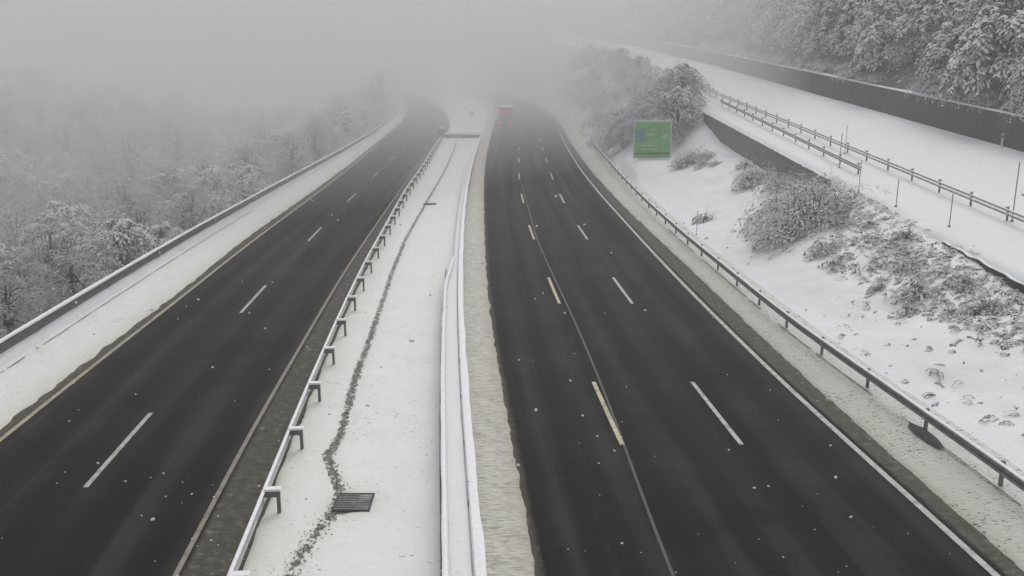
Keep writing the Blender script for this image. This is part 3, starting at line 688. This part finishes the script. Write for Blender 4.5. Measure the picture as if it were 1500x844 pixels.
K = dict(dens=80, lsz=.24, base=.10, ls=.225, nt=4)
TP = [make_tree(11, 8.5, 3.8, 20, 13, .95, .75, w_=.035, **K), make_tree(12, 10.5, 4.2, 24, 13, .93, .7, w_=.035, **K), make_tree(13, 7.2, 4.0, 18, 13, .96, .85, w_=.035, **K),
      make_tree(14, 11.0, 3.2, 24, 11, .93, .5, kind='cone', w_=.035, **K), make_tree(15, 9.0, 4.4, 22, 13, .94, .8, w_=.035, **K)]
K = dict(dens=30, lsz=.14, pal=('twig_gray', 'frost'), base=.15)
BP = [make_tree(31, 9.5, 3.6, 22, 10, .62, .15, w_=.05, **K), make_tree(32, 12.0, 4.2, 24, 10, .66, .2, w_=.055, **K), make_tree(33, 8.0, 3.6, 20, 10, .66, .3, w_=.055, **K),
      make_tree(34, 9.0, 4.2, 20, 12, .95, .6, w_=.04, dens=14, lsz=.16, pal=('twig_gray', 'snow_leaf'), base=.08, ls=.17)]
SP = [make_shrub(21, 1.9, 2.1, 80, .88, .055), make_shrub(22, 1.3, 1.6, 60, .85, .045), make_shrub(23, 2.6, 2.4, 90, .85, .055), make_shrub(24, .8, 1.1, 30, .6, .03)]
def place(name, pr, x, y, s, rz, label, cat, group, parts=('crown', 'trunk'), sz=None, dz=0.):
    t_ = empty(name, (x, y, ground_z(x, y) + dz), rz); t_.scale = (s, s, sz or s); tag(t_, label, cat, group)
    for me, nm in zip(pr, parts): link(bpy.data.objects.new(nm, me), t_)
    return t_
rnd = random.Random(77)
# wooded hillside behind the wall
named = [  # x, y, prototype, scale, label
    (45.3, 88, 2, 1.15, 'broad bright snow-laden tree leaning over the dark wall near the top right corner'),
    (44.6, 79, 4, .62, 'low snow-weighted tree whose boughs hang over the wall at the right edge'),
    (44.9, 97, 0, .72, 'small snow-laden tree on top of the wall between two dark gaps'),
    (45.6, 116, 2, .95, 'snow-laden tree above the wall just left of the dark gap in the wood'),
]
for x, y, k, s, lb in named: place('snowy_tree', TP[k], x, y, s, rnd.uniform(0, 6), lb, 'tree', 'snow-laden trees on the hillside', dz=-.3)
pts = [(x, y) for x, y, *_ in named]; cnt = 0
for _ in range(9000):
    y = 58 + 300 * rnd.random() ** 1.35; v_ = 2.2 + 50 * rnd.random() ** 1.2; x = float(wallx(y)) + v_
    if x / max(y, 1) > .68: continue
    if 101 < y < 110 and v_ < 9: continue
    dmin = 3.9 + y * .009
    if any((x - a)**2 + (y - b_)**2 < dmin**2 for a, b_ in pts): continue
    pts.append((x, y)); cnt += 1
    if cnt > 150: break
    k = rnd.choice([0, 1, 2, 3, 4, 1, 4]); s = rnd.uniform(.75, 1.15)
    if v_ < 4: s *= .6
    place('snowy_tree', TP[k], x, y, s, rnd.uniform(0, 6.28), 'snow-laden tree in the close wood climbing the hillside above the dark wall', 'tree', 'snow-laden trees in the wood above the wall', dz=-.4)
# low brush drooping over the wall top
brush = []
for k in range(44):
    y = 64 + 3.5 * k + rnd.uniform(-.8, .8); x = float(wallx(y)) + rnd.uniform(.9, 1.9)
    if 101 < y < 109: continue
    place('snowy_shrub', SP[rnd.choice([0, 1, 2])], x, y, rnd.uniform(.5, .8), rnd.uniform(0, 6), 'snow-covered shrub growing along the top edge of the dark wall', 'shrub', 'snow-covered shrubs along the wall top', ('foliage', 'stem'), dz=-.15)
# valley trees left of the left-hand barrier
pts = []; cnt = 0
for _ in range(12000):
    y = 24 + 260 * rnd.random() ** 1.2; v_ = 4.5 + 125 * rnd.random() ** 1.1; x = float(J(y)) - v_
    if abs(x) / y > .72 + 3 / y: continue
    dmin = 3.4 + y * .010 + v_ * .022
    if any((x - a)**2 + (y - b_)**2 < dmin**2 for a, b_ in pts): continue
    z = ground_z(x, y); k = rnd.choice([0, 1, 2]); s = rnd.uniform(.7, 1.1)
    top = z + (9.5, 12.0, 8.0)[k] * s
    s *= (min(1, (1.4 + max(0, y - 60) * .045 - z) / (9.5, 12.0, 8.0)[k] / s) if v_ < 30 and y < 160 else 1.15)
    if s < .25: continue
    pts.append((x, y)); cnt += 1
    if cnt > 290: break
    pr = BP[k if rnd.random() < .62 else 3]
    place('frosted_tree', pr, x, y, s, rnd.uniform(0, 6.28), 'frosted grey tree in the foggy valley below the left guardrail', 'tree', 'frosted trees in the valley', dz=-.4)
# shrubs on the bank
def shrub(x, y, k, s, label, group='snowy shrubs on the bank', sz=None):
    place('snowy_shrub', SP[k], x, y, s, rnd.uniform(0, 6), label, 'shrub', group, ('foliage', 'stem'), sz, dz=-.08)
BUSH = [
    (18.3, 56.5, 2, 1.15, 'largest snow-laden bush on the bank below the thin poles'),
    (16.7, 55.0, 0, .95, 'snow-laden bush forming the left end of the big clump on the bank'),
    (19.9, 57.5, 0, .95, 'snow-laden bush forming the right end of the big clump on the bank'),
    (18.0, 60.0, 2, .9, 'snow-laden bush at the back of the big clump, close under the low wall'),
    (17.3, 50.2, 1, .75, 'small dark bush standing alone just below the big clump'),
    (18.4, 41.0, 3, .9, 'dark low tuft bush among the flattened undergrowth near the right edge'),
    (20.6, 63.5, 1, 1.0, 'snowy bush against the near end of the low brown wall'),
    (20.6, 70.0, 0, .9, 'snowy bush below the middle of the low brown wall'),
    (19.8, 76.0, 1, 1.0, 'snowy bush on the bank in front of the far part of the low brown wall'),
    (14.4, 68.5, 3, .9, 'tiny lone bush in the clean snow below the green sign'),
]
for x, y, k, s, lb in BUSH: shrub(x, y, k, s, lb)
for q in range(16):
    y = rnd.uniform(65, 99); x = 21.4 - abs(rnd.gauss(0, 1.5)) - (1.2 if y > 90 else 0)
    shrub(x, y, rnd.choice([0, 1, 3, 3]), rnd.uniform(.45, .85), 'small frosted shrub huddled below the low brown wall on the bank', 'small frosted shrubs below the low brown wall')
for q in range(12):
    y = rnd.uniform(36, 58); x = rnd.uniform(16.5, 21)
    shrub(x, y, 3, rnd.uniform(.4, .75), 'small snow-dusted tuft bush among the flattened undergrowth of the bank', 'small tuft bushes in the undergrowth')
TREES = [
    (19.2, 108.5, 2, .72, 'large hazy snow-laden tree immediately right of the green sign'),
    (20.6, 115.0, 0, .72, 'hazy snow-laden tree hiding the far end of the low brown wall'),
    (16.6, 119.0, 4, .55, 'hazy snow-laden tree directly behind the green sign'),
    (14.6, 124.0, 2, .60, 'hazy snow-laden tree just left of the green sign'),
]
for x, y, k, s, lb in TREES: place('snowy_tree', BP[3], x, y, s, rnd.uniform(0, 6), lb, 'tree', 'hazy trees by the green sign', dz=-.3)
pts = [(a, b_) for a, b_, *_ in TREES]; cnt = 0
for _ in range(4000):
    y = 122 + 150 * rnd.random(); c_ = float(Cc(y)) + 2.5; e_ = float(edge(y)) + 1.0; x = c_ + (e_ - c_) * rnd.random() ** .8
    if any((x - a)**2 + (y - b_)**2 < 3.3**2 for a, b_ in pts): continue
    pts.append((x, y)); cnt += 1
    if cnt > 70: break
    if rnd.random() < .35: place('snowy_tree', BP[rnd.choice([0, 2, 3])], x, y, rnd.uniform(.32, .5), rnd.uniform(0, 6), 'small hazy snow-laden tree on the bank between the motorway and the upper road', 'tree', 'small hazy trees on the bank', dz=-.3)
    else: shrub(x, y, rnd.choice([0, 2]), rnd.uniform(.9, 1.4), 'hazy snow-covered bush on the far bank between the motorway and the upper road', 'hazy bushes on the far bank')
# flattened undergrowth poking through the snow on the bank: uncountable
v = Veg(99); n = 0
for _ in range(14000):
    y = v.r.uniform(24, 64); c_ = float(Cc(y)) + 1.6; e_ = float(edge(y)) + .2; tt = v.r.random(); x = c_ + (e_ - c_) * tt
    dens = .5 + .9 * mn.fractal(Vector((x * .28, y * .16, 1)), 1, 2, 4)
    lim = np.interp(y, [24, 32, 40, 48, 56, 64], [.50, .46, .38, .26, .20, .25])
    dens *= max(float(ss((tt - lim) / .18)) * (1.15 if 30 < y < 46 else .8), .10 if 38 < y < 62 and tt > .25 else .045)
    if v.r.random() > dens: continue
    n += 1
    if n > 2100: break
    z = ground_z(x, y); a = v.r.uniform(0, 6.28); L = v.r.uniform(.25, .75)
    for q in range(int(v.r.integers(1, 4))):
        b_ = a + v.r.normal(0, .5)
        v.spray((x, y, z + .02), (math.cos(b_), math.sin(b_), v.r.uniform(.25, .9)), L, v.r.uniform(.016, .034), .8, 4, v.r.random() < .35, .68)
o = obj('undergrowth', v.mesh('undergrowth', [M['leaf'], M['snow_leaf']]))
tag(o, 'flattened snow-dusted brambles and grass poking through the snow on the right bank', 'undergrowth', kind='stuff')

# ------------------------------------------------------------------ falling snow
rnd = random.Random(3); mb = MB()
for i in range(420):
    d = rnd.uniform(5.0, 20); x = rnd.uniform(-.75, .75) * d; y = d; z = 11.3 - d * .235 + rnd.uniform(-.42, .42) * d
    if z < .5 or z > 11.3 - .13 * d: continue
    r = rnd.uniform(.004, .010) * (1 + .35 * (d / 12)); e = rnd.uniform(.9, 2.0); a = rnd.uniform(-.6, .6)
    ax = Vector((math.cos(a), 0, math.sin(a))) * r * e; az = Vector((-math.sin(a), 0, math.cos(a))) * r; ay = Vector((0, r, 0)); c_ = Vector((x, y, z))
    ring = [c_ + ax * math.cos(q * math.pi / 4) + az * math.sin(q * math.pi / 4) for q in range(8)]
    vv = ring + [c_ + ay, c_ - ay]
    mb.add(vv, [(q, (q + 1) % 8, 8) for q in range(8)] + [((q + 1) % 8, q, 9) for q in range(8)])
tag(mb.build('falling_snow', M['snow_cap']), 'small snowflakes drifting down over the motorway', 'snowfall', kind='stuff')

# ------------------------------------------------------------------ haze
mb = MB(); mb.box(-950, 1000, -80, 1320, -40, 88)
m, t, b = mat('fog_air'); t.nodes.remove(b)
pv = t.nodes.new('ShaderNodeVolumePrincipled'); pv.inputs['Color'].default_value = FOG_COLOR; pv.inputs['Density'].default_value = FOG_DENSITY
pv.inputs['Anisotropy'].default_value = 0.0
t.links.new(pv.outputs[0], t.nodes['Material Output'].inputs['Volume'])
hz = mb.build('haze', m); tag(hz, 'pale winter fog filling the air over the motorway', 'haze', kind='stuff')

# the denser bank of fog that swallows the far bend and the valley
front = [(-950, -60), (-140, -20), (-31, 18), (-24, 58), (8, 105), (26, 104), (45, 138), (110, 230), (1000, 760), (1000, 1300), (-950, 1300)]
n = len(front); v_ = [(x, y, -39.) for x, y in front] + [(x, y, 44.) for x, y in front]
f_ = [tuple(range(n - 1, -1, -1)), tuple(range(n, 2 * n))] + [(i, (i + 1) % n, (i + 1) % n + n, i + n) for i in range(n)]
m, t, b = mat('fog_bank_air'); t.nodes.remove(b)
pv = t.nodes.new('ShaderNodeVolumePrincipled'); pv.inputs['Color'].default_value = FOG_COLOR; pv.inputs['Density'].default_value = BANK_DENSITY
t.links.new(pv.outputs[0], t.nodes['Material Output'].inputs['Volume'])
tag(obj('fog_bank', mesh('fog_bank', v_, f_, m)), 'thick bank of fog hiding the far bend and the valley', 'fog', kind='stuff')
